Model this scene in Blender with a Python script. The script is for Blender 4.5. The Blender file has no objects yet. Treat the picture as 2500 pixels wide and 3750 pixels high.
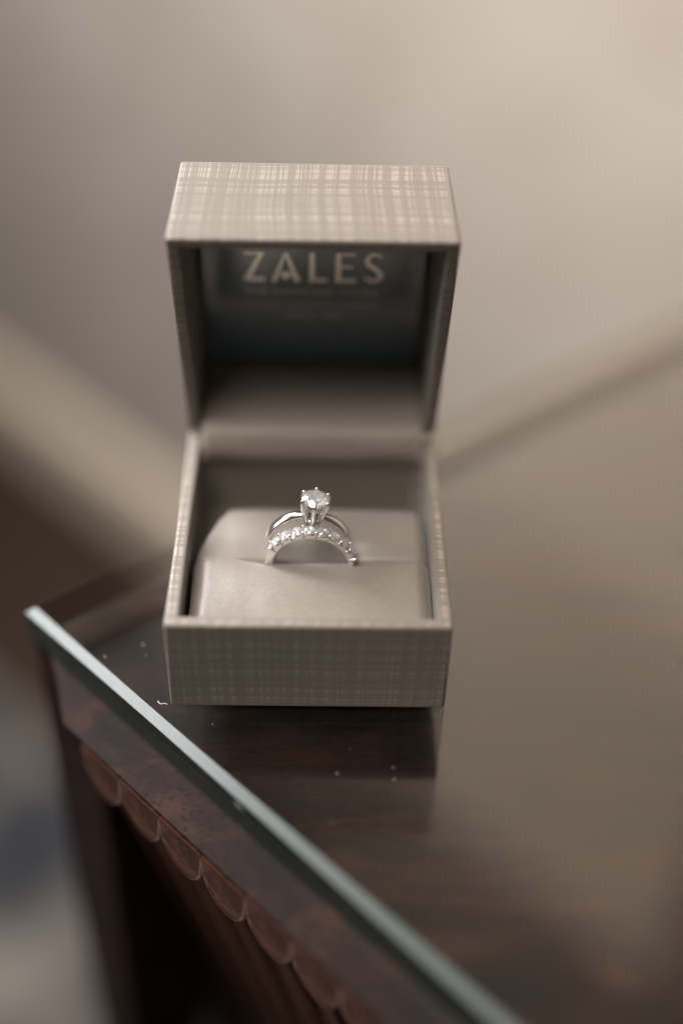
import bpy, bmesh, math, random
from mathutils import Matrix, Vector, noise
random.seed(4)
C = bpy.context.scene.collection
SC = bpy.context.scene
W = 0.05                       # one unit of the layout = the box width, 5 cm

# ------------------------------------------------------------------ camera
cam_d = bpy.data.cameras.new('camera'); cam = bpy.data.objects.new('camera', cam_d); C.objects.link(cam)
cam.location = (0.02822*W, -3.14545*W, 3.68550*W)
cam.rotation_mode = 'XYZ'
cam.rotation_euler = (0.8547085, -0.0212675, -0.0051277)
cam_d.sensor_fit = 'VERTICAL'; cam_d.sensor_height = 36.0; cam_d.sensor_width = 24.0
cam_d.lens = 4800.0/3750*36
cam_d.clip_start = 0.01; cam_d.clip_end = 50
cam_d.dof.use_dof = True; cam_d.dof.focus_distance = 4.775*W; cam_d.dof.aperture_fstop = 2.2
SC.camera = cam

# ------------------------------------------------------------------ world, exposure
wd = bpy.data.worlds.new('World'); SC.world = wd; wd.use_nodes = True
bg = wd.node_tree.nodes['Background']; bg.inputs[0].default_value = (1.0, 0.88, 0.76, 1); bg.inputs[1].default_value = 0.07
SC.view_settings.view_transform = 'Standard'; SC.view_settings.look = 'None'
SC.view_settings.exposure = 0; SC.view_settings.gamma = 1
cy = SC.cycles
cy.use_denoising = True
cy.max_bounces = 14; cy.transmission_bounces = 10; cy.transparent_max_bounces = 12; cy.glossy_bounces = 6
cy.sample_clamp_indirect = 6

# table frame: corner of the glass, direction along the front edge, inward normal, direction of the side edge
GX, GY, GA, GB = -1.1193, 0.5011, -0.787608, 0.643307
DA = Vector((math.cos(GA), math.sin(GA), 0)); NB = Vector((-math.sin(GA), math.cos(GA), 0))
DB = Vector((math.cos(GB), math.sin(GB), 0)); G0 = Vector((GX, GY, 0))
def tp(u, v, z=0):             # u along the front edge, v inward from it
    return G0 + DA*u + NB*v + Vector((0, 0, z))
SK = (DB @ DA)/(DB @ NB)        # how far u slides per v along the slanted side edge

# ------------------------------------------------------------------ lamps
def aim(o, target):
    o.rotation_euler = (Vector(target) - o.location).to_track_quat('-Z', 'Y').to_euler()
def area(name, loc, target, sx, sy, power, col, spread=180):
    d = bpy.data.lights.new(name, 'AREA'); d.spread = math.radians(spread); d.shape = 'RECTANGLE'; d.size = sx; d.size_y = sy; d.energy = power; d.color = col
    o = bpy.data.objects.new(name, d); C.objects.link(o); o.location = loc; aim(o, target); return o
area('back_window_lamp', (-0.60, 0.70, 0.70), (0, 0.03, 0.02), 0.42, 0.45, 26, (0.98, 0.98, 1.0))
area('side_window_lamp', (-1.05, 0.02, 0.44), (0, 0.0, 0.0), 0.60, 0.60, 1.55, (0.97, 0.98, 1.0), 80)
area('ceiling_lamp', (-0.24, -0.22, 1.05), (-0.01, 0.03, 0.0), 0.50, 0.50, 2.5, (1.0, 0.95, 0.90), 80)
area('added_reflection_lamp', tp(-4.6, 10.1, 5.6)*W, tp(-4.6, 0, 5.6)*W, 0.40, 0.28, 0.66, (1.0, 0.79, 0.61))  # added unseen source at the wall, gives the tabletop its bright reflection
area('added_upper_reflection_lamp', tp(-4.6, 10.1, 12.2)*W, tp(-4.6, 0, 12.2)*W, 0.40, 0.38, 0.60, (1.0, 0.75, 0.55))  # added above the first, carries the reflection further down the tabletop
sp_d = bpy.data.lights.new('sun_patch_lamp', 'SPOT'); sp_d.energy = 27; sp_d.color = (1.0, 0.975, 0.97)
sp_d.spot_size = math.radians(52); sp_d.spot_blend = 1.0; sp_d.shadow_soft_size = 0.05
sp = bpy.data.objects.new('sun_patch_lamp', sp_d); C.objects.link(sp); sp.location = (-0.90, 0.32, 0.60)
aim(sp, tp(-1.5, 10.3, 2)*W)

# ------------------------------------------------------------------ helpers
def props(o, label=None, cat=None, group=None, kind=None):
    if label: o['label'] = label
    if cat: o['category'] = cat
    if group: o['group'] = group
    if kind: o['kind'] = kind
    return o
def empty(name, loc=(0, 0, 0), mat=None):
    o = bpy.data.objects.new(name, None); C.objects.link(o); o.empty_display_size = 0.01
    if mat is not None: o.matrix_world = mat
    else: o.location = Vector(loc)*W
    return o
def mesh_of(name, bm, m, smooth=False):
    for v in bm.verts: v.co *= W
    bmesh.ops.recalc_face_normals(bm, faces=bm.faces)
    me = bpy.data.meshes.new(name); 
    if smooth is True:
        for f in bm.faces: f.smooth = True
    bm.to_mesh(me); bm.free(); me.materials.append(m); return me
def obj(name, bm, m, parent=None, smooth=False, recalc=True):
    me = mesh_of(name, bm, m, smooth)
    return link(name, me, parent)
def link(name, me, parent=None):
    o = bpy.data.objects.new(name, me); C.objects.link(o)
    if parent is not None: o.parent = parent
    return o
def box_uv(bm):
    uv = bm.loops.layers.uv.verify()
    for f in bm.faces:
        n = f.normal; a = max(range(3), key=lambda i: abs(n[i]))
        off = (0.37*a + (2.1 if n[a] > 0 else 0))
        for l in f.loops:
            c = l.vert.co
            p = [(c.y, c.z), (c.x, c.z), (c.x, c.y)][a]
            l[uv].uv = (p[0] + off, p[1] + off*1.7)
def add_box(bm, x0, x1, y0, y1, z0, z1, fr=None):
    vs = []
    for z in (z0, z1):
        for (x, y) in ((x0, y0), (x1, y0), (x1, y1), (x0, y1)):
            v = Vector((x, y, z)); vs.append(bm.verts.new(fr(v) if fr else v))
    for q in ((3, 2, 1, 0), (4, 5, 6, 7), (0, 1, 5, 4), (1, 2, 6, 5), (2, 3, 7, 6), (3, 0, 4, 7)):
        bm.faces.new([vs[i] for i in q])
    return vs
def bevel(bm, w, seg=2, ang=0.5):
    bm.normal_update()
    es = [e for e in bm.edges if len(e.link_faces) == 2 and e.calc_face_angle(0) > ang]
    old = {tuple(f.verts) for f in bm.faces}
    r = bmesh.ops.bevel(bm, geom=es, offset=w, segments=seg, profile=0.5, affect='EDGES', clamp_overlap=True)
    for f in r['faces']: f.smooth = True
def lathe(bm, prof, n=24, M=None):
    rings = []
    for (r, z) in prof:
        ring = []
        for k in range(n):
            a = 2*math.pi*k/n; v = Vector((r*math.cos(a), r*math.sin(a), z))
            ring.append(bm.verts.new(M @ v if M else v))
        rings.append(ring)
    for i in range(len(rings)-1):
        for k in range(n):
            bm.faces.new((rings[i][k], rings[i][(k+1) % n], rings[i+1][(k+1) % n], rings[i+1][k]))
    bm.faces.new(rings[0][::-1]); bm.faces.new(rings[-1])
def tube(bm, pts, rad, n=8, caps=True):
    rings = []
    for i, p in enumerate(pts):
        p = Vector(p); a = Vector(pts[max(0, i-1)]); b = Vector(pts[min(len(pts)-1, i+1)])
        t = (b-a).normalized(); ref = Vector((0, 1, 0)) if abs(t.y) < 0.9 else Vector((1, 0, 0))
        s = t.cross(ref).normalized(); w = t.cross(s)
        r = rad[i] if isinstance(rad, (list, tuple)) else rad
        rings.append([bm.verts.new(p + (s*math.cos(2*math.pi*k/n) + w*math.sin(2*math.pi*k/n))*r) for k in range(n)])
    for i in range(len(rings)-1):
        for k in range(n):
            bm.faces.new((rings[i][k], rings[i][(k+1) % n], rings[i+1][(k+1) % n], rings[i+1][k]))
    if caps: bm.faces.new(rings[0][::-1]); bm.faces.new(rings[-1])

# ------------------------------------------------------------------ materials
def mat(name):
    m = bpy.data.materials.new(name); m.use_nodes = True
    nt = m.node_tree; return m, nt, nt.nodes['Principled BSDF']
def nd(nt, t, **kw):
    n = nt.nodes.new(t)
    for k, v in kw.items(): setattr(n, k, v)
    return n
def math_n(nt, op, a, b=None, c=None, clamp=False):
    n = nd(nt, 'ShaderNodeMath', operation=op); n.use_clamp = clamp
    for i, x in enumerate((a, b, c)):
        if x is None: continue
        if isinstance(x, (int, float)): n.inputs[i].default_value = x
        else: nt.links.new(x, n.inputs[i])
    return n.outputs[0]
def ramp(nt, fac, stops):
    r = nd(nt, 'ShaderNodeValToRGB'); e = r.color_ramp.elements
    while len(e) < len(stops): e.new(0.5)
    for i, (p, c) in enumerate(stops): e[i].position = p; e[i].color = (*c, 1) if len(c) == 3 else c
    nt.links.new(fac, r.inputs[0]); return r.outputs[0]

def cover_paper():
    m, nt, b = mat('woven_cover_paper'); L = nt.links.new
    tc = nd(nt, 'ShaderNodeTexCoord'); sep = nd(nt, 'ShaderNodeSeparateXYZ'); L(tc.outputs['UV'], sep.inputs[0])
    def white(v, seed):
        w = nd(nt, 'ShaderNodeTexWhiteNoise', noise_dimensions='1D'); L(math_n(nt, 'ADD', v, seed), w.inputs['W']); return w.outputs[0]
    def bands(ax, seed, fr_list):
        # families of threads: each cell of the family carries one thread of its own width and place
        drift = nd(nt, 'ShaderNodeTexNoise', noise_dimensions='2D'); drift.inputs['Scale'].default_value = 2.5; drift.inputs['Detail'].default_value = 1
        L(tc.outputs['UV'], drift.inputs['Vector'])
        x = math_n(nt, 'ADD', math_n(nt, 'MULTIPLY_ADD', drift.outputs[0], .02, seed), sep.outputs[ax])
        out = None
        for f, present, w0, w1 in fr_list:
            xf = math_n(nt, 'MULTIPLY', x, f); cell = math_n(nt, 'FLOOR', xf); frc = math_n(nt, 'FRACT', xf)
            r1 = white(cell, seed*7.7+f); r2 = white(cell, seed*3.1+f*.37); r3 = white(cell, seed*1.9+f*1.7)
            pos = math_n(nt, 'MULTIPLY_ADD', r2, .36, .32)
            d = math_n(nt, 'ABSOLUTE', math_n(nt, 'SUBTRACT', frc, pos))
            wd_ = math_n(nt, 'MULTIPLY_ADD', r1, w1-w0, w0)
            e = math_n(nt, 'MULTIPLY', math_n(nt, 'SUBTRACT', d, wd_), 14.0, clamp=True)      # 0 on the thread, 1 beside it
            e = math_n(nt, 'MAXIMUM', e, math_n(nt, 'GREATER_THAN', r3, present))
            out = e if out is None else math_n(nt, 'MULTIPLY', out, e)
        return out
    bx = bands(0, 3.13, ((17.3, .9, .07, .26), (41.7, .55, .10, .25), (97.0, .4, .2, .3))); by = bands(1, 8.71, ((21.1, .9, .08, .30), (47.9, .6, .10, .26), (103.0, .4, .2, .3)))
    vo = nd(nt, 'ShaderNodeTexNoise'); vo.inputs['Scale'].default_value = 11; vo.inputs['Detail'].default_value = 2; L(tc.outputs['UV'], vo.inputs['Vector'])
    p = math_n(nt, 'MULTIPLY', math_n(nt, 'MULTIPLY_ADD', bx, .85, .15), math_n(nt, 'MULTIPLY_ADD', by, .85, .15))
    p = math_n(nt, 'MULTIPLY', p, math_n(nt, 'MULTIPLY_ADD', vo.outputs[0], 1.3, .25, clamp=True))
    # twill inside the squares
    mp = nd(nt, 'ShaderNodeMapping'); mp.inputs['Rotation'].default_value = (0, 0, .9); L(tc.outputs['UV'], mp.inputs[0])
    wv = nd(nt, 'ShaderNodeTexWave'); wv.inputs['Scale'].default_value = 60; wv.inputs['Distortion'].default_value = 1.0; L(mp.outputs[0], wv.inputs[0])
    tw = math_n(nt, 'MULTIPLY_ADD', wv.outputs[1], .45, .55)
    fac = math_n(nt, 'MULTIPLY', p, tw)
    nz = nd(nt, 'ShaderNodeTexNoise'); nz.inputs['Scale'].default_value = 6; L(tc.outputs['UV'], nz.inputs[0])
    mix = nd(nt, 'ShaderNodeMix', data_type='RGBA'); L(fac, mix.inputs['Factor'])
    mix.inputs['A'].default_value = (.168, .138, .111, 1); mix.inputs['B'].default_value = (.375, .335, .292, 1)
    L(mix.outputs['Result'], b.inputs['Base Color'])
    L(math_n(nt, 'MULTIPLY_ADD', fac, .4, .05), b.inputs['Metallic'])
    L(math_n(nt, 'MULTIPLY_ADD', fac, -.2, .55), b.inputs['Roughness'])
    b.inputs['Sheen Weight'].default_value = .1
    bp = nd(nt, 'ShaderNodeBump'); bp.inputs['Strength'].default_value = .25; bp.inputs['Distance'].default_value = .00015
    L(fac, bp.inputs['Height']); L(bp.outputs[0], b.inputs['Normal'])
    return m
def satin(name='taupe_satin', gain=1.0):
    m, nt, b = mat(name); L = nt.links.new
    tc = nd(nt, 'ShaderNodeTexCoord')
    mp = nd(nt, 'ShaderNodeMapping'); mp.inputs['Scale'].default_value = (700, 2400, 2400); L(tc.outputs['Object'], mp.inputs[0])
    n1 = nd(nt, 'ShaderNodeTexNoise'); n1.inputs['Scale'].default_value = 1; n1.inputs['Detail'].default_value = 3; L(mp.outputs[0], n1.inputs[0])
    n2 = nd(nt, 'ShaderNodeTexNoise'); n2.inputs['Scale'].default_value = 2600; n2.inputs['Detail'].default_value = 2; L(tc.outputs['Object'], n2.inputs[0])
    s = math_n(nt, 'ADD', math_n(nt, 'MULTIPLY', n1.outputs[0], .6), math_n(nt, 'MULTIPLY', n2.outputs[0], .5))
    L(ramp(nt, s, [(.3, tuple(c*gain for c in (.196, .166, .138))), (.75, tuple(c*gain for c in (.250, .212, .178)))]), b.inputs['Base Color'])
    b.inputs['Roughness'].default_value = .42; b.inputs['Specular IOR Level'].default_value = .55
    b.inputs['Sheen Weight'].default_value = .35; b.inputs['Sheen Roughness'].default_value = .4
    n3 = nd(nt, 'ShaderNodeTexNoise'); n3.inputs['Scale'].default_value = 130; n3.inputs['Detail'].default_value = 2; L(tc.outputs['Object'], n3.inputs[0])
    hh = math_n(nt, 'MULTIPLY_ADD', n3.outputs[0], .7, s)
    bp = nd(nt, 'ShaderNodeBump'); bp.inputs['Strength'].default_value = .22; bp.inputs['Distance'].default_value = .0003
    L(hh, bp.inputs['Height']); L(bp.outputs[0], b.inputs['Normal'])
    return m
def wood(name, dark, light, red, rough, coat, scale=1.0, axis=(1, 1, 1)):
    m, nt, b = mat(name); L = nt.links.new
    tc = nd(nt, 'ShaderNodeTexCoord')
    mp = nd(nt, 'ShaderNodeMapping'); mp.inputs['Scale'].default_value = axis; mp.inputs['Rotation'].default_value = (0, 0, -GA); L(tc.outputs['Object'], mp.inputs[0])
    n1 = nd(nt, 'ShaderNodeTexNoise'); n1.inputs['Scale'].default_value = 28*scale; n1.inputs['Detail'].default_value = 6; n1.inputs['Distortion'].default_value = 1.2; L(mp.outputs[0], n1.inputs[0])
    n2 = nd(nt, 'ShaderNodeTexNoise'); n2.inputs['Scale'].default_value = 300*scale; n2.inputs['Detail'].default_value = 4; L(mp.outputs[0], n2.inputs[0])
    n3 = nd(nt, 'ShaderNodeTexNoise'); n3.inputs['Scale'].default_value = 40; n3.inputs['Detail'].default_value = 2; L(tc.outputs['Object'], n3.inputs[0])
    s = math_n(nt, 'ADD', math_n(nt, 'MULTIPLY', n1.outputs[0], .7), math_n(nt, 'MULTIPLY', n2.outputs[0], .3))
    base = ramp(nt, s, [(.34, dark), (.52, light), (.66, red)])
    pores = nd(nt, 'ShaderNodeMapRange'); L(n2.outputs[0], pores.inputs[0]); pores.inputs[1].default_value = .30; pores.inputs[2].default_value = .42
    mx = nd(nt, 'ShaderNodeMix', data_type='RGBA'); L(pores.outputs[0], mx.inputs['Factor']); mx.inputs['A'].default_value = (*[c*.35 for c in dark], 1); L(base, mx.inputs['B'])
    L(mx.outputs['Result'], b.inputs['Base Color'])
    L(math_n(nt, 'MULTIPLY_ADD', n3.outputs[0], .2, rough-.1), b.inputs['Roughness'])
    b.inputs['Coat Weight'].default_value = coat; b.inputs['Coat Roughness'].default_value = .12
    b.inputs['Specular IOR Level'].default_value = .16
    bp = nd(nt, 'ShaderNodeBump'); bp.inputs['Strength'].default_value = .07; bp.inputs['Distance'].default_value = .0003
    L(s, bp.inputs['Height']); L(bp.outputs[0], b.inputs['Normal'])
    return m
def glass_sheet(name='clear_glass', tint=(.965, .97, .96), rough=.03):
    m = bpy.data.materials.new(name); m.use_nodes = True; nt = m.node_tree; nt.nodes.clear(); L = nt.links.new
    out = nd(nt, 'ShaderNodeOutputMaterial'); mx = nd(nt, 'ShaderNodeMixShader')
    ge = nd(nt, 'ShaderNodeNewGeometry'); dt = nd(nt, 'ShaderNodeVectorMath', operation='DOT_PRODUCT'); L(ge.outputs['Normal'], dt.inputs[0]); L(ge.outputs['Incoming'], dt.inputs[1])
    cs = math_n(nt, 'ABSOLUTE', dt.outputs['Value']); fac = math_n(nt, 'MULTIPLY_ADD', math_n(nt, 'POWER', math_n(nt, 'SUBTRACT', 1.0, cs, clamp=True), 5.0), .96, .04)
    tr = nd(nt, 'ShaderNodeBsdfTransparent'); tr.inputs[0].default_value = (*tint, 1)
    gl = nd(nt, 'ShaderNodeBsdfGlossy'); gl.inputs['Roughness'].default_value = rough
    L(fac, mx.inputs[0]); L(tr.outputs[0], mx.inputs[1]); L(gl.outputs[0], mx.inputs[2])
    if name == 'clear_glass': L(mx.outputs[0], out.inputs[0]); return m
    # the edge also scatters a little green light
    m2 = nd(nt, 'ShaderNodeMixShader'); df = nd(nt, 'ShaderNodeBsdfDiffuse'); df.inputs[0].default_value = (.045, .058, .050, 1); m2.inputs[0].default_value = .45 if 'polished' in name else .12
    L(mx.outputs[0], m2.inputs[1]); L(df.outputs[0], m2.inputs[2]); L(m2.outputs[0], out.inputs[0]); return m
def simple(name, col, rough, metal=0, spec=.5, **kw):
    m, nt, b = mat(name); b.inputs['Base Color'].default_value = (*col, 1); b.inputs['Roughness'].default_value = rough
    b.inputs['Metallic'].default_value = metal; b.inputs['Specular IOR Level'].default_value = spec
    tc = nd(nt, 'ShaderNodeTexCoord'); n = nd(nt, 'ShaderNodeTexNoise'); n.inputs['Scale'].default_value = kw.get('nscale', 900); n.inputs['Detail'].default_value = 3
    nt.links.new(tc.outputs['Object'], n.inputs[0])
    nt.links.new(math_n(nt, 'MULTIPLY_ADD', n.outputs[0], kw.get('var', .12), max(0, rough-kw.get('var', .12)/2)), b.inputs['Roughness'])
    return m
M_cover = cover_paper(); M_satin = satin(); M_lining = satin('brightened_satin_lining', 2.0)  # lining is the cushion satin with extra light put into its colour
M_top = wood('polished_table_wood', (.005, .0022, .0014), (.014, .0055, .0033), (.034, .0130, .0068), .36, .22, 1.0, (1, 5, 5))
M_side = wood('carved_table_wood', (.008, .004, .003), (.017, .007, .0045), (.038, .014, .008), .50, .0, 1.6, (1, 3, 3))
M_scal = wood('scallop_wood', (.028, .012, .008), (.082, .034, .022), (.15, .065, .038), .36, .0, 2.2, (1, 3, 3))
M_edge_lit = wood('highlit_wood_edge', (.20, .13, .10), (.38, .27, .22), (.50, .38, .32), .38, .0, 2.5)  # scallop bevels: edge highlights painted in as a lighter wood colour
M_ridge = wood('reddish_ridge_wood', (.09, .032, .018), (.19, .07, .04), (.26, .10, .06), .42, .0, 2.0, (1, 3, 3))  # flute fillets in a paler red-brown than the channels
M_glass = glass_sheet()
M_gedge = glass_sheet('glass_polished_edge', (.43, .41, .36), .12)
M_gfar = glass_sheet('glass_far_edge', (.74, .70, .64), .12)
M_gbev = simple('glass_ground_bevel', (.11, .125, .117), .24, spec=1.0, nscale=700, var=.14)
M_gold = simple('white_gold', (.86, .83, .80), .20, metal=1, var=.1, nscale=1200)
M_foil = simple('silver_foil_print', (.88, .82, .76), .30, metal=1)
M_thin = simple('fine_foil_print', (.50, .46, .42), .35, metal=.9)
M_panel = simple('slate_blue_gloss_card', (.088, .130, .155), .15, spec=1.0)
M_panel.node_tree.nodes['Principled BSDF'].inputs['Coat Weight'].default_value = 1.0; M_panel.node_tree.nodes['Principled BSDF'].inputs['Coat Roughness'].default_value = .05
M_wall = None
def diamond():
    m, nt, b = mat('diamond'); b.inputs['Base Color'].default_value = (1, 1, 1, 1); b.inputs['Roughness'].default_value = 0.02
    b.inputs['IOR'].default_value = 2.0; b.inputs['Transmission Weight'].default_value = .72
    b.inputs['Base Color'].default_value = (.9, .88, .86, 1); b.inputs['Specular IOR Level'].default_value = .8
    return m
M_dia = diamond()

# ------------------------------------------------------------------ the setting: floor, wall
FZ = -15.0; WV = 10.3
def plaster():
    m, nt, b = mat('warm_wall_paint'); L = nt.links.new
    tc = nd(nt, 'ShaderNodeTexCoord'); n = nd(nt, 'ShaderNodeTexNoise'); n.inputs['Scale'].default_value = 14; n.inputs['Detail'].default_value = 4; L(tc.outputs['Object'], n.inputs[0])
    L(ramp(nt, n.outputs[0], [(.3, (.41, .345, .285)), (.7, (.48, .415, .355))]), b.inputs['Base Color']); b.inputs['Roughness'].default_value = .6
    return m
def rug():
    m, nt, b = mat('patterned_rug_pile'); L = nt.links.new
    tc = nd(nt, 'ShaderNodeTexCoord'); mp = nd(nt, 'ShaderNodeMapping', vector_type='TEXTURE'); L(tc.outputs['Object'], mp.inputs[0])
    mp.inputs['Location'].default_value = tp(-9.1, 3.9)*W; mp.inputs['Rotation'].default_value = (0, 0, GA); mp.inputs['Scale'].default_value = (3.1*W, 3.5*W, 1)
    n = nd(nt, 'ShaderNodeTexNoise'); n.inputs['Scale'].default_value = 1.6; n.inputs['Detail'].default_value = 3; L(mp.outputs[0], n.inputs[0])
    ad = nd(nt, 'ShaderNodeVectorMath', operation='MULTIPLY_ADD'); L(n.outputs['Color'], ad.inputs[0]); ad.inputs[1].default_value = (.7, .7, 0); L(mp.outputs[0], ad.inputs[2])
    sb = nd(nt, 'ShaderNodeVectorMath', operation='SUBTRACT'); L(ad.outputs[0], sb.inputs[0]); sb.inputs[1].default_value = (.35, .35, 0)
    v = nd(nt, 'ShaderNodeTexVoronoi'); v.inputs['Scale'].default_value = 1.0; v.inputs['Randomness'].default_value = .12; L(sb.outputs[0], v.inputs['Vector'])
    f = nd(nt, 'ShaderNodeTexNoise'); f.inputs['Scale'].default_value = 500; f.inputs['Detail'].default_value = 2; L(tc.outputs['Object'], f.inputs[0])
    s = math_n(nt, 'MULTIPLY_ADD', f.outputs[0], .12, math_n(nt, 'SUBTRACT', v.outputs['Distance'], .06))
    L(ramp(nt, s, [(.20, (.018, .020, .025)), (.36, (.034, .034, .037)), (.46, (.085, .074, .064)), (.60, (.19, .168, .146))]), b.inputs['Base Color']); b.inputs['Roughness'].default_value = .95
    return m
M_wall = plaster(); M_rug = rug(); M_floor = wood('brown_floor_wood', (.016, .009, .006), (.036, .022, .015), (.05, .03, .02), .45, .0, .4, (1, 6, 6)); M_base = simple('cream_baseboard_paint', (.80, .67, .53), .35)
bm = bmesh.new()
q = [tp(-70, WV+1, FZ), tp(40, WV+1, FZ), tp(40, -40, FZ), tp(-70, -40, FZ)]
bm.faces.new([bm.verts.new(v) for v in q]); o = obj('floor', bm, M_floor); props(o, kind='structure')
bm = bmesh.new(); add_box(bm, -40, 20, -18, 5.4, FZ+.02, FZ+.16, lambda v: tp(v.x, v.y, v.z)); bevel(bm, .05, 2)
o = obj('patterned_rug', bm, M_rug); props(o, 'beige rug with dark blue grey blotches on the brown floor below the table', 'rug')
wall_e = None
def frame_tp(v): return tp(v.x, v.y, v.z)
bm = bmesh.new(); add_box(bm, -70, 40, WV, WV+2, FZ-.5, 38, frame_tp); wall = obj('wall', bm, M_wall); props(wall, kind='structure')
bm = bmesh.new(); add_box(bm, -70, 40, WV-.30, WV-.005, FZ, FZ+1.6, frame_tp); add_box(bm, -70, 40, WV-.22, WV-.005, FZ+1.6, FZ+1.85, frame_tp)
bb = obj('baseboard', bm, M_base, wall)

# ------------------------------------------------------------------ the table
table = empty('side_table', tp(3.5, 4.9, FZ))
props(table, 'dark carved wooden side table with scalloped trim under a glass sheet', 'table')
table_inv = Matrix.Translation(-table.location)
def tobj(name, bm, m, smooth=False):
    o = obj(name, bm, m, table, smooth); o.matrix_parent_inverse = table_inv; return o
GT = 0.18                       # glass thickness
TU, TV = 7.0, 9.7               # table length and depth
def fr_t(v):                    # skewed frame: u follows the slanted side edge
    return tp(v.x + SK*v.y, v.y, v.z)
bm = bmesh.new(); add_box(bm, .0, TU, .06, TV, -.60, -GT-.004, fr_t); bevel(bm, .03, 3); tobj('table_top', bm, M_top)
bm = bmesh.new(); add_box(bm, .02, TU-.02, .62, TV-.05, FZ, -.602, fr_t); tobj('cabinet_body', bm, M_side)
def prism_uvz(bm, secs):        # sections (list of uvz rings with the same count) joined one to the next
    rr = [[bm.verts.new(tp(*p)) for p in sec] for sec in secs]; m = len(rr[0])
    for i in range(len(rr)-1):
        for k in range(m): bm.faces.new((rr[i][k], rr[i][(k+1) % m], rr[i+1][(k+1) % m], rr[i+1][k]))
    bm.faces.new(rr[0][::-1]); bm.faces.new(rr[-1])
# splayed corner post
bm = bmesh.new()
prism_uvz(bm, [[(-.085, .055, -GT-.01), (.36, .055, -GT-.01), (.36, .6, -GT-.61), (-.02, .6, -GT-.61)],
               [(-.11, .055, -1.0), (.28, .055, -1.0), (.28, .6, -1.0), (-.05, .6, -1.0)],
               [(-.25, .055, -5.0), (.08, .055, -5.0), (.08, .6, -5.0), (-.2, .6, -5.0)],
               [(-.55, .055, FZ), (-.25, .055, FZ), (-.25, .6, FZ), (-.5, .6, FZ)]])
bevel(bm, .018, 2); tobj('corner_post', bm, M_side)
# flaring board under the glass, mitred at the corner
VT = -.135
def fascia_sec(u0, u1):
    return None
bm = bmesh.new()
ring_l = [(.035, .05, -GT-.012), (.20, -.03, -.235), (.36, VT+.012, -.296), (.42, VT+.05, -.314), (.42, .054, -.314), (.035, .054, -.2)]
ring_r = [(TU, v, z) for (u, v, z) in ring_l]
prism_uvz(bm, [ring_l, ring_r]); bevel(bm, .008, 2); tobj('fascia_board', bm, M_side)
bm = bmesh.new(); prism_uvz(bm, [[(.50, VT+.035, -.316), (.50, .053, -.316), (.50, .053, -.60), (.50, VT+.10, -.60), (.50, VT+.10, -.42), (.50, VT+.035, -.40)], [(TU, VT+.035, -.316), (TU, .053, -.316), (TU, .053, -.60), (TU, VT+.10, -.60), (TU, VT+.10, -.42), (TU, VT+.035, -.40)]])
tobj('trim_rail', bm, M_side)
# scallops
PITCH = .2345; U0 = .472
def scallop_mesh():
    bm = bmesh.new(); top = -.326; n = 12; pts = [(-PITCH/2+.0004, top), (PITCH/2-.0004, top)]
    low = []
    for k in range(n+1):
        a = math.pi*k/n; x = math.cos(a)*(PITCH/2-.0004); z = -.430 - .140*math.sin(a)**1.05
        low.append((x, z))
    prof = pts + low
    f0 = [bm.verts.new((x, .0, z)) for x, z in prof]; f1 = [bm.verts.new((x, .060, z)) for x, z in prof]
    bm.faces.new(f0); bm.faces.new(f1[::-1])
    m = len(prof)
    for i in range(m): bm.faces.new((f0[i], f1[i], f1[(i+1) % m], f0[(i+1) % m]))
    bm.normal_update()
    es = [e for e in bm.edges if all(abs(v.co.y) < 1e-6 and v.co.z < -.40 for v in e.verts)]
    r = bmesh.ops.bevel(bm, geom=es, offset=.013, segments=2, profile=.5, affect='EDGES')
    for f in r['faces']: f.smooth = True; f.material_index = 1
    me = mesh_of('scallop', bm, M_scal); me.materials.append(M_edge_lit); return me
def flute_mesh():
    bm = bmesh.new(); n = 10; h = PITCH/2
    prof = []
    for k in range(n+1):
        a = math.pi*k/n; prof.append((-math.cos(a)*(h-.045), .012 + .085*math.sin(a)))
    prof = [(-h, .13), (-h, .010), (-h+.010, 0), (-h+.036, 0)] + prof + [(h-.036, 0), (h-.010, 0), (h, .010), (h, .13)]
    rows = []
    for z, off in ((-.55, 0.0), (-4.3, .95)):
        rows.append([bm.verts.new((x, y+off, z)) for x, y in prof])
    for i in range(len(prof)-1):
        f = bm.faces.new((rows[0][i], rows[0][i+1], rows[1][i+1], rows[1][i]))
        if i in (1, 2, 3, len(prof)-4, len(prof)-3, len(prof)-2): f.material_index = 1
    bm.faces.new(rows[0]); bm.faces.new(rows[1][::-1]); bm.faces.new((rows[0][0], rows[1][0], rows[1][-1], rows[0][-1]))
    me = mesh_of('flute', bm, M_side); me.materials.append(M_ridge); return me
me_s = scallop_mesh(); me_f = flute_mesh()
rotz = Matrix.Rotation(GA, 4, 'Z')
NS = int((TU-.7)/PITCH)
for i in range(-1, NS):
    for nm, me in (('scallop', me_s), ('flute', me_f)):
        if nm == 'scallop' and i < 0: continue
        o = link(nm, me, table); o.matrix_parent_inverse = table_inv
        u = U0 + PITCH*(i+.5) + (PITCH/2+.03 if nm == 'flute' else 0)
        o.matrix_basis = Matrix.Translation(tp(u, VT+.012 if nm == 'scallop' else -.03)*W) @ rotz @ Matrix.Diagonal((1, 1, 1+random.uniform(-.012, .012), 1))

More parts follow.
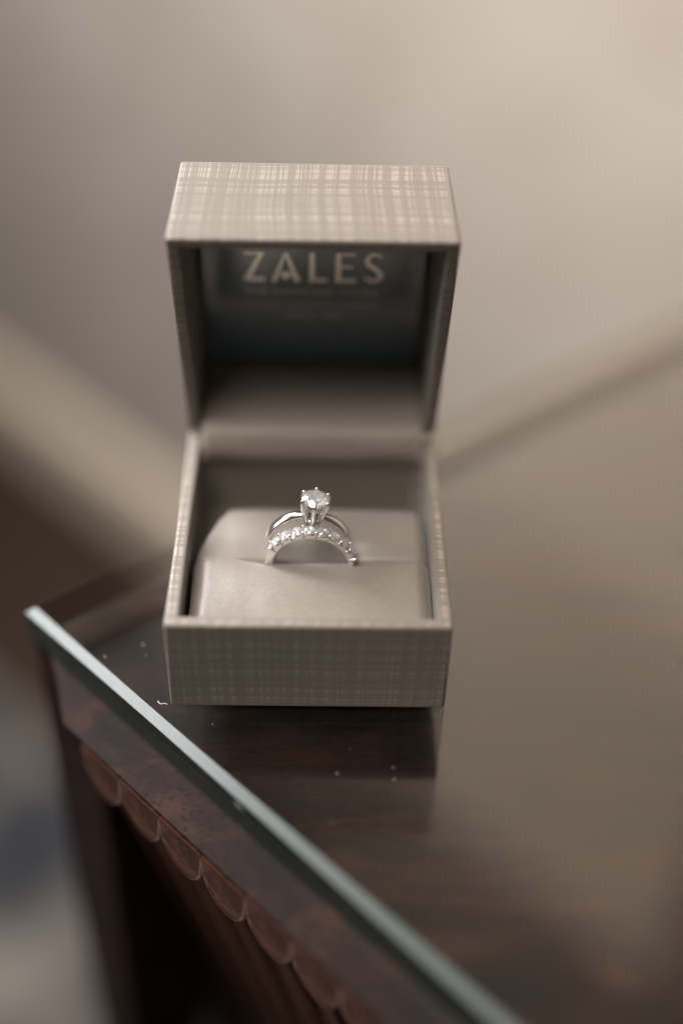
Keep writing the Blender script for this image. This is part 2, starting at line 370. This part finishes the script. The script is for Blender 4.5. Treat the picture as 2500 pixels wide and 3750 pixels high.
# ------------------------------------------------------------------ glass sheet lying on the table
gt = empty('glass_sheet', tp(0, 0, -GT)); props(gt, 'clear glass sheet with frosted slanted edge lying on the wooden table', 'glass top')
g_inv = Matrix.Translation(-gt.location)
BV = .031
def gpt(u, v, z): return tp(u + SK*v, v, z)
def ring(du, z):  # the outline inset by du
    return [gpt(du, du, z), gpt(TU+.05-du, du, z), gpt(TU+.05-du, TV+.05-du, z), gpt(du, TV+.05-du, z)]
def band(a, b):
    bm = bmesh.new(); A = [bm.verts.new(v) for v in a]; B = [bm.verts.new(v) for v in b]
    for i in range(4): bm.faces.new((A[i], A[(i+1) % 4], B[(i+1) % 4], B[i]))
    return bm
bm = bmesh.new(); bm.faces.new([bm.verts.new(v) for v in ring(BV, 0)]); bm.faces.new([bm.verts.new(v) for v in ring(.004, -GT)][::-1])
o = obj('pane', bm, M_glass, gt); o.matrix_parent_inverse = g_inv
bm = band(ring(0, -BV*1.05), ring(BV, 0)); o = obj('ground_bevel', bm, M_gbev, gt); o.matrix_parent_inverse = g_inv
bm = band(ring(.004, -GT), ring(0, -BV*1.05))
bm.faces.ensure_lookup_table()
for i in (1, 2, 3): bm.faces[i].material_index = 1
o = obj('polished_edge', bm, M_gedge, gt); o.data.materials.append(M_gfar); o.matrix_parent_inverse = g_inv

bm = bmesh.new()
cp = [(1.225, -.001, -.040), (1.245, -.004, -.052), (1.272, -.003, -.060), (1.290, -.001, -.075), (1.268, -.001, -.070), (1.240, -.001, -.062)]
f0 = [bm.verts.new(tp(*c)) for c in cp]; ap = bm.verts.new(tp(1.255, -.010, -.056))
for i in range(6): bm.faces.new((f0[i], f0[(i+1) % 6], ap))
o = obj('edge_chip', bm, simple('fresh_glass_chip', (.16, .21, .19), .1, spec=1.0), gt); o.matrix_parent_inverse = g_inv

# ------------------------------------------------------------------ the ring box
BD, BH, PHI, LL, LH = 1.0906, .42103, 1.356642, 1.0221, .42076
boxe = empty('ring_box', (0, BD/2, 0)); props(boxe, 'open taupe woven-paper jewellery box with blue lid panel and satin cushion', 'jewellery box')
b_inv = Matrix.Translation(-boxe.location)
def bobj(name, bm, m, parent=boxe, smooth=False):
    o = obj(name, bm, m, parent, smooth)
    if parent is boxe: o.matrix_parent_inverse = b_inv
    return o
def tray(bm, x0, x1, y0, y1, h, t, floor, top_open=True):
    # open box: rim at z=h, floor thickness `floor`
    o = [(x0, y0), (x1, y0), (x1, y1), (x0, y1)]; i = [(x0+t, y0+t), (x1-t, y0+t), (x1-t, y1-t), (x0+t, y1-t)]
    ob = [bm.verts.new((*p, 0)) for p in o]; ot = [bm.verts.new((*p, h)) for p in o]
    it = [bm.verts.new((*p, h)) for p in i]; ib = [bm.verts.new((*p, floor)) for p in i]
    bm.faces.new(ob[::-1]); bm.faces.new(ib)
    for k in range(4):
        j = (k+1) % 4
        bm.faces.new((ob[k], ob[j], ot[j], ot[k])); bm.faces.new((ot[k], ot[j], it[j], it[k])); bm.faces.new((it[k], it[j], ib[j], ib[k]))
bm = bmesh.new(); tray(bm, -.5, .5, 0, BD, BH, .05, .03); bevel(bm, .011, 3); bm.normal_update(); box_uv(bm)
bobj('base', bm, M_cover)
# lid: built in its own frame (x, along the lid from the hinge, depth), mouth at z = 0
rv = Vector((0, -math.cos(PHI), math.sin(PHI))); uv_ = Vector((0, math.sin(PHI), math.cos(PHI))); HG = Vector((0, BD, BH+.004))
LM = Matrix(((1, 0, 0, HG.x), (0, rv.y, uv_.y, HG.y), (0, rv.z, uv_.z, HG.z), (0, 0, 0, 1)))
def lid_x(v):                   # the lid flares very slightly towards its mouth
    s = 1 + .024*(v.y/LL)*(1-v.z/LH) - .026*(v.y/LL)*(v.z/LH); return Vector((v.x*s, v.y, v.z))
bm = bmesh.new(); tray(bm, -.5, .5, 0, LL, LH, .045, .05)
for v in bm.verts: v.co.z = LH - v.co.z     # mouth to z=0, closed side at LH
bmesh.ops.reverse_faces(bm, faces=bm.faces)
bevel(bm, .011, 3); bm.normal_update(); box_uv(bm)
for v in bm.verts: v.co = LM @ lid_x(v.co)
lid = bobj('lid', bm, M_cover)
def lsub(name, bm, m):
    for v in bm.verts: v.co = LM @ v.co
    o = obj(name, bm, m, lid); return o
# the blue card inside the lid
PD = .335
bm = bmesh.new(); add_box(bm, -.432, .432, .052, LL-.05, PD, PD+.03); bevel(bm, .006, 2); lsub('logo_card', bm, M_panel)
# lettering on the card, x to the right and y up the lid
def stroke(bm, a, b, w0, w1=None, z=PD-.002):
    w1 = w0 if w1 is None else w1; w0 *= .78; w1 *= .78; a = Vector(a); b = Vector(b); d = (b-a).normalized(); n = Vector((-d.y, d.x))
    pts = [a-n*w0/2, a+n*w0/2, b+n*w1/2, b-n*w1/2]
    add_prism(bm, pts, z)
def add_prism(bm, pts, z):
    f = [bm.verts.new((p[0], p[1], z)) for p in pts]; g = [bm.verts.new((p[0], p[1], PD+.004)) for p in pts]
    bm.faces.new(f); bm.faces.new(g[::-1]); m = len(pts)
    for i in range(m): bm.faces.new((f[i], g[i], g[(i+1) % m], f[(i+1) % m]))
def poly_stroke(bm, pts, ws, z=PD-.002):
    l, r = [], []
    for i, p in enumerate(pts):
        a = Vector(pts[max(0, i-1)]); b = Vector(pts[min(len(pts)-1, i+1)]); d = (b-a).normalized(); n = Vector((-d.y, d.x)); p = Vector(p)
        l.append(p+n*ws[i]*.39); r.append(p-n*ws[i]*.39)
    for i in range(len(pts)-1): add_prism(bm, [l[i], l[i+1], r[i+1], r[i]], z)
T0, T1 = .517, .668; TH = T1-T0
def letter(build):
    bm = bmesh.new(); build(bm); lsub('letter', bm, M_foil)
def LZ(bm):
    x0, x1 = -.272, -.190
    stroke(bm, (x0+.002, T1-.006), (x1, T1-.006), .013); stroke(bm, (x1-.013, T1-.012), (x0+.013, T0+.012), .020, .026); stroke(bm, (x0, T0+.011), (x1, T0+.011), .022)
def LA(bm):
    x0, x1 = -.166, -.050; xm = (x0+x1)/2
    stroke(bm, (x0+.010, T0), (xm, T1), .020, .010); stroke(bm, (x1-.013, T0), (xm+.001, T1), .027, .014)
    hx, hy, s = xm, T0+.035, .021   # small heart in place of the crossbar
    pts = [(hx, hy-s*1.15), (hx+s*.95, hy+s*.05), (hx+s*.9, hy+s*.6), (hx+s*.5, hy+s*.85), (hx, hy+s*.45), (hx-s*.5, hy+s*.85), (hx-s*.9, hy+s*.6), (hx-s*.95, hy+s*.05)]
    add_prism(bm, pts, PD-.0025)
def LL_(bm):
    x0, x1 = -.020, .054
    stroke(bm, (x0+.013, T0), (x0+.013, T1), .026, .022); stroke(bm, (x0+.026, T0+.010), (x1, T0+.010), .020)
def LE(bm):
    x0, x1 = .082, .163
    stroke(bm, (x0+.013, T0), (x0+.013, T1), .026, .024)
    for y, w, e in ((T0+.010, .020, x1), (T0+TH*.53, .014, x1-.012), (T1-.006, .012, x1-.003)): stroke(bm, (x0+.026, y), (e, y), w)
def LS(bm):
    x0, x1 = .190, .272; xm = (x0+x1)/2; h = TH; w = x1-x0
    pts = [(x1-.008, T1-.020), (x1-.028, T1-.007), (xm-.004, T1-.005), (x0+.022, T1-.016), (x0+.013, T1-.040), (x0+.022, T1-.060), (xm, T0+h*.52),
           (x1-.022, T0+.060), (x1-.011, T0+.042), (x1-.020, T0+.020), (xm+.004, T0+.009), (x0+.030, T0+.010), (x0+.006, T0+.024)]
    ws = [.010, .014, .016, .018, .021, .023, .025, .024, .023, .021, .019, .017, .011]
    poly_stroke(bm, pts, ws)
for f in (LZ, LA, LL_, LE, LS): letter(f)
def text_mesh(body, x0, x1, y0, y1, name):
    cu = bpy.data.curves.new('t', 'FONT'); cu.body = body; cu.size = 1; cu.extrude = 0
    to = bpy.data.objects.new('t', cu); C.objects.link(to); dg = bpy.context.evaluated_depsgraph_get(); dg.update()
    me = bpy.data.meshes.new_from_object(to.evaluated_get(dg)); bpy.data.objects.remove(to)
    xs = [v.co.x for v in me.vertices]; ys = [v.co.y for v in me.vertices]
    bm = bmesh.new(); bm.from_mesh(me); bpy.data.meshes.remove(me)
    for v in bm.verts:
        v.co = Vector((x0 + (v.co.x-min(xs))/(max(xs)-min(xs))*(x1-x0), y0 + (v.co.y-min(ys))/(max(ys)-min(ys))*(y1-y0), PD-.001))
    return bm
lsub('tagline', text_mesh('THE DIAMOND STORE', -.273, .256, .445, .480, 'a'), M_thin)
lsub('registered_mark', text_mesh('®', .272, .288, .470, .488, 'a'), M_thin)
bm = bmesh.new(); add_prism(bm, [(-.272, .397), (.256, .397), (.256, .402), (-.272, .402)], PD-.001); lsub('rule_line', bm, M_thin)
lsub('tagline', text_mesh('SINCE 1924', -.118, .114, .317, .352, 'a'), M_thin)

# satin hinge lining: a strip of cloth from the lid back down the base back
def lining():
    bm = bmesh.new()
    P = [HG + uv_*.33 + rv*.052, HG + uv_*.24 + rv*.055, HG + uv_*.14 + rv*.060, HG + uv_*.06 + rv*.058,
         Vector((0, BD-.02, BH+.052)), Vector((0, BD-.055, BH+.025)), Vector((0, BD-.078, BH-.03)), Vector((0, BD-.080, BH-.075)), Vector((0, BD-.066, BH-.115)), Vector((0, BD-.060, .20)), Vector((0, BD-.056, .04))]
    # resample smoothly
    pts = []
    for i in range(len(P)-1):
        p0, p1, p2, p3 = P[max(0, i-1)], P[i], P[i+1], P[min(len(P)-1, i+2)]
        for k in range(5):
            t = k/5; pts.append(.5*((2*p1) + (p2-p0)*t + (2*p0-5*p1+4*p2-p3)*t*t + (3*p1-p0-3*p2+p3)*t**3))
    pts.append(P[-1]); n = 44; rows = []
    for i, p in enumerate(pts):
        a = pts[max(0, i-1)]; b = pts[min(len(pts)-1, i+1)]; t = (b-a).normalized(); nn = Vector((0, t.z, -t.y))
        if nn.y > 0 and abs(nn.y) > abs(nn.z) : nn = -nn
        row = []
        s_ = i/(len(pts)-1)
        puff = math.exp(-((s_-.52)/.2)**2)
        for k in range(n+1):
            x = -1 + 2*k/n
            hw = .437 + .006*puff
            w = noise.noise(Vector((x*2.2, s_*5, 3.3)))*.012*puff + .010*puff*(abs(x)**6)
            w += -.012*max(0, (abs(x)-.96)/.04)
            row.append(bm.verts.new(Vector((x*hw, p.y, p.z)) + Vector((0, -abs(w) if w > 0 else 0, 0)) ))
        rows.append(row)
    for i in range(len(rows)-1):
        for k in range(n): bm.faces.new((rows[i][k], rows[i][k+1], rows[i+1][k+1], rows[i+1][k]))
    r = bmesh.ops.solidify(bm, geom=bm.faces[:], thickness=.012)
    return bm
bobj('hinge_lining', lining(), M_lining, smooth=True)

# cushion rolls
def roll(x0, x1, y0, y1, top, rx, ryf, ryb, seed, dents):
    bm = bmesh.new()
    def axis(a0, a1, r0, r1, nm):
        out = [(a0, 1.0, r0)]
        for k in range(1, 7):
            th = math.pi/2*k/6; out.append((a0 + r0*(1-math.cos(th)), 1-math.sin(th), r0))
        for k in range(1, nm): out.append((a0+r0 + (a1-a0-r0-r1)*k/nm, 0, 0))
        for k in range(6, -1, -1):
            th = math.pi/2*k/6; out.append((a1 - r1*(1-math.cos(th)), 1-math.sin(th), r1))
        return out
    X = axis(x0, x1, rx, rx, 60); Y = axis(y0, y1, ryf, ryb, 24); grid = []
    for (y, fy, ry) in Y:
        row = []
        for (x, fx, rr) in X:
            cx = (x-(x0+x1)/2)/((x1-x0)/2); cyy = (y-(y0+y1)/2)/((y1-y0)/2)
            puff = .022*(1-cx*cx)*(1-cyy*cyy)
            z = top + puff - fx*rr - fy*ry
            z += noise.noise(Vector((x*5, y*5, seed)))*.005 + noise.noise(Vector((x*16, y*10, seed+4)))*.0009
            z += dents(x, y)
            row.append(bm.verts.new((x, y, z)))
        grid.append(row)
    for i in range(len(grid)-1):
        for k in range(len(X)-1): bm.faces.new((grid[i][k], grid[i][k+1], grid[i+1][k+1], grid[i+1][k]))
    border = [v for v in grid[0]] + [r[-1] for r in grid[1:]] + [v for v in grid[-1][-2::-1]] + [r[0] for r in grid[-2:0:-1]]
    low = [bm.verts.new((v.co.x, v.co.y, .035)) for v in border]; m = len(border)
    for i in range(m): bm.faces.new((border[i], low[i], low[(i+1) % m], border[(i+1) % m]))
    bm.faces.new(low)
    return bm
def dent_f(x, y):
    e = math.exp(-((y-.455)/.05)**2)
    mid = 1/(1+math.exp(-(x+.24)/.025)) * 1/(1+math.exp((x-.22)/.05))
    d = -.020*e*mid
    d += -.010*e*(math.exp(-((x+.17)/.02)**2)+math.exp(-((x-.172)/.02)**2))
    return d
def dent_b(x, y):
    e = math.exp(-((y-.47)/.07)**2)
    d = -.018*e - .020*e*math.exp(-(x/.19)**4)
    d += -.02*max(0, (y-.6)/.2)**2
    t = (y-.48)/.27
    q = max(0, min(1, ((-.430 + .115*t) - x)/.05)); d += -.20*q*q*(3-2*q)
    q = max(0, min(1, (x - (.443 - .03*max(0, t)**2))/.05)); d += -.16*q*q*(3-2*q)
    return d
bobj('cushion_roll', roll(-.436, .449,   .055, .453, .328, .062, .03, .030, 1.7, dent_f), M_satin, smooth=True)
bobj('cushion_roll', roll(-.440, .447, .458, .835, .318, .05, .028, .15, 7.1, dent_b), M_satin, smooth=True)

# ------------------------------------------------------------------ gems
def brilliant(R, n=8, crown=.32, pav=.85, tablef=.56):
    bm = bmesh.new(); N = 2*n
    tb = [bm.verts.new((R*tablef*math.cos(2*math.pi*(k+.5)/n), R*tablef*math.sin(2*math.pi*(k+.5)/n), R*crown)) for k in range(n)]
    md = [bm.verts.new((R*.79*math.cos(2*math.pi*k/n), R*.79*math.sin(2*math.pi*k/n), R*crown*.58)) for k in range(n)]
    g1 = [bm.verts.new((R*math.cos(2*math.pi*k/N), R*math.sin(2*math.pi*k/N), R*.035)) for k in range(N)]
    g0 = [bm.verts.new((R*math.cos(2*math.pi*k/N), R*math.sin(2*math.pi*k/N), -R*.035)) for k in range(N)]
    lw = [bm.verts.new((R*.45*math.cos(2*math.pi*(k+.5)/n), R*.45*math.sin(2*math.pi*(k+.5)/n), -R*pav*.55)) for k in range(n)]
    cu = bm.verts.new((0, 0, -R*pav))
    bm.faces.new(tb)
    for k in range(n):
        j = (k+1) % n
        bm.faces.new((tb[k-1], md[k], tb[k]))                       # star
        bm.faces.new((tb[k], md[k], g1[(2*k+1) % N])) ; bm.faces.new((tb[k], g1[(2*k+1) % N], md[j]))   # bezel halves
        bm.faces.new((md[k], g1[2*k], g1[2*k+1])); bm.faces.new((md[j], g1[2*k+1], g1[(2*k+2) % N]))
        bm.faces.new((g0[2*k], lw[k], g0[(2*k+1) % N])); bm.faces.new((g0[2*k+1], lw[k], g0[(2*k+2) % N]))
        bm.faces.new((lw[k-1], lw[k], g0[2*k])); bm.faces.new((lw[k], lw[k-1], cu))
    for k in range(N): bm.faces.new((g1[k], g0[k], g0[(k+1) % N], g1[(k+1) % N]))
    return bm

# ------------------------------------------------------------------ engagement ring
ea = math.radians(5.7)
ER_M = Matrix.Translation(Vector((-.004, .487, .356))*W) @ Matrix.Rotation(math.radians(-3), 4, 'Z') @ Matrix.Rotation(ea, 4, 'Y')
eng = empty('engagement_ring', mat=ER_M); props(eng, 'white gold solitaire ring with one raised six-prong diamond', 'ring')
def sweep_ring(bm, Ri, prof_fn, a0, a1, n, cap=True):
    rows = []
    for i in range(n+1):
        a = a0 + (a1-a0)*i/n; prof = prof_fn(a)
        rows.append([bm.verts.new((math.sin(a)*r, y, math.cos(a)*r)) for (r, y) in prof])
    m = len(rows[0])
    for i in range(n):
        for k in range(m): bm.faces.new((rows[i][k], rows[i][(k+1) % m], rows[i+1][(k+1) % m], rows[i+1][k]))
    if cap: bm.faces.new(rows[0]); bm.faces.new(rows[-1][::-1])
def eng_prof(a):
    t = min(1, abs(a if a < math.pi else 2*math.pi-a)/1.2); w = (.017 + .008*t)
    ri = .146; ro = .170 - .003*t
    return [(ri, -w*.8), (ri+.003, -w), (ro-.009, -w*.98), (ro-.002, -w*.6), (ro, 0), (ro-.002, w*.6), (ro-.009, w*.98), (ri+.003, w), (ri, w*.8)]
bm = bmesh.new(); sweep_ring(bm, .146, eng_prof, .17, 2*math.pi-.17, 192); obj('shank', bm, M_gold, eng, smooth=True)
HB = .114
bm = bmesh.new(); lathe(bm, [(.006, HB-.006), (.020, HB-.003), (.027, HB+.006), (.030, HB+.022), (.026, HB+.030), (.010, HB+.024)], 24); obj('head', bm, M_gold, eng, smooth=True)
SR = .0515; SZ = .232
bm = brilliant(SR, 8)
for v in bm.verts: v.co.z += SZ
obj('diamond', bm, M_dia, eng)
for k in range(6):
    a = -math.pi/2 + math.pi/3*k; ca, sa = math.cos(a), math.sin(a)
    prof = [(.018, HB-.004), (.027, HB+.022), (.0375, HB+.05), (.0475, HB+.084), (.0535, HB+.108), (.0545, SZ-.002), (.0525, SZ+.007), (.0485, SZ+.012)]
    rad = [.0085, .0092, .0088, .0082, .0078, .0076, .0070, .0035]
    bm = bmesh.new(); tube(bm, [(r*ca, r*sa, z) for r, z in prof], rad, 10); obj('prong', bm, M_gold, eng, smooth=True)

# ------------------------------------------------------------------ wedding band
WB_M = Matrix.Translation(Vector((.0035, .430, .316))*W) @ Matrix.Rotation(math.radians(-2), 4, 'Z')
wb = empty('wedding_band', mat=WB_M); props(wb, 'white gold wedding band set with a row of small diamonds', 'ring')
RI, RO, BWH = .143, .160, .021
def wb_prof(a): return [(RI, -BWH*.9), (RI+.002, -BWH), (RO, -BWH), (RO+.001, -BWH*.8), (RO+.001, BWH*.8), (RO, BWH), (RI+.002, BWH), (RI, BWH*.9)]
bm = bmesh.new(); sweep_ring(bm, RI, wb_prof, 0, 2*math.pi, 128, cap=False); bmesh.ops.remove_doubles(bm, verts=bm.verts, dist=1e-5); obj('band', bm, M_gold, wb, smooth=False)
# plain metal shoulder below the last stone on the left
def sh_prof(a): return [(RO-.004, -BWH-.001), (RO+.011, -BWH-.001), (RO+.013, -BWH*.7), (RO+.013, BWH*.7), (RO+.011, BWH+.001), (RO-.004, BWH+.001)]
ST = .292; A0 = math.radians(-1.5)
bm = bmesh.new(); sweep_ring(bm, RI, sh_prof, A0-3.45*ST-1.2, A0-3.47*ST, 30); obj('shoulder', bm, M_gold, wb)
bm_s = brilliant(.0242, 8, .34, .75); me_st = mesh_of('small_diamond', bm_s, M_dia)
bm = bmesh.new(); lathe(bm, [(.0145, -.014), (.0185, -.011), (.0232, .0020), (.0218, .0030), (.012, -.006)], 20); me_seat = mesh_of('stone_seat', bm, M_gold, True)
bm = bmesh.new()
for s in (-1, 1): tube(bm, [(0, s*.0195, -.016), (0, s*.0195, -.004), (0, s*.0182, .0055), (0, s*.0165, .0095), (0, s*.0135, .0105)], [.0052, .0050, .0052, .0048, .002], 8)
me_pr = mesh_of('prong', bm, M_gold, True)
for k in range(-3, 5):
    a = A0 + ST*k
    def frm(a, r): return Matrix.Rotation(a, 4, 'Y') @ Matrix.Translation((0, 0, r*W))
    o = link('stone_seat', me_seat, wb); o.matrix_basis = frm(a, .167)
    o = link('small_diamond', me_st, wb); o.matrix_basis = frm(a, .1690) @ Matrix.Rotation(random.random()*.8, 4, 'Z')
    o = link('prong', me_pr, wb); o.matrix_basis = frm(a+ST/2, .1665)
    if k == -3: o = link('prong', me_pr, wb); o.matrix_basis = frm(a-ST/2, .1665)

# ------------------------------------------------------------------ dust and lint on the glass
M_lint = simple('pale_lint', (.6, .52, .45), .8)
bm = bmesh.new(); tube(bm, [(-.548, .020, .003), (-.541, .008, .005), (-.533, .004, .006), (-.524, .009, .005), (-.512, .006, .003)], .0016, 6)
o = obj('lint_fibre', bm, M_lint); props(o, 'tiny pale lint fibre lying on the glass beside the box', 'lint')
bm = bmesh.new()
for i in range(34):
    u = random.uniform(.1, 3.0); v = random.uniform(.1, 1.6)
    p = tp(u+SK*v, v)
    if -.53 < p.x < .53 and p.y > -.02: continue
    r = random.choice((.0012, .0012, .0016, .0024)); add_box(bm, p.x-r, p.x+r, p.y-r*.7, p.y+r*.7, 0.0005, r)
for px, py, r in ((-.632, .302, .002), (-.770, .239, .002)): add_box(bm, px-r, px+r, py-r, py+r, .0005, r)
o = obj('dust', bm, M_lint); props(o, kind='stuff')
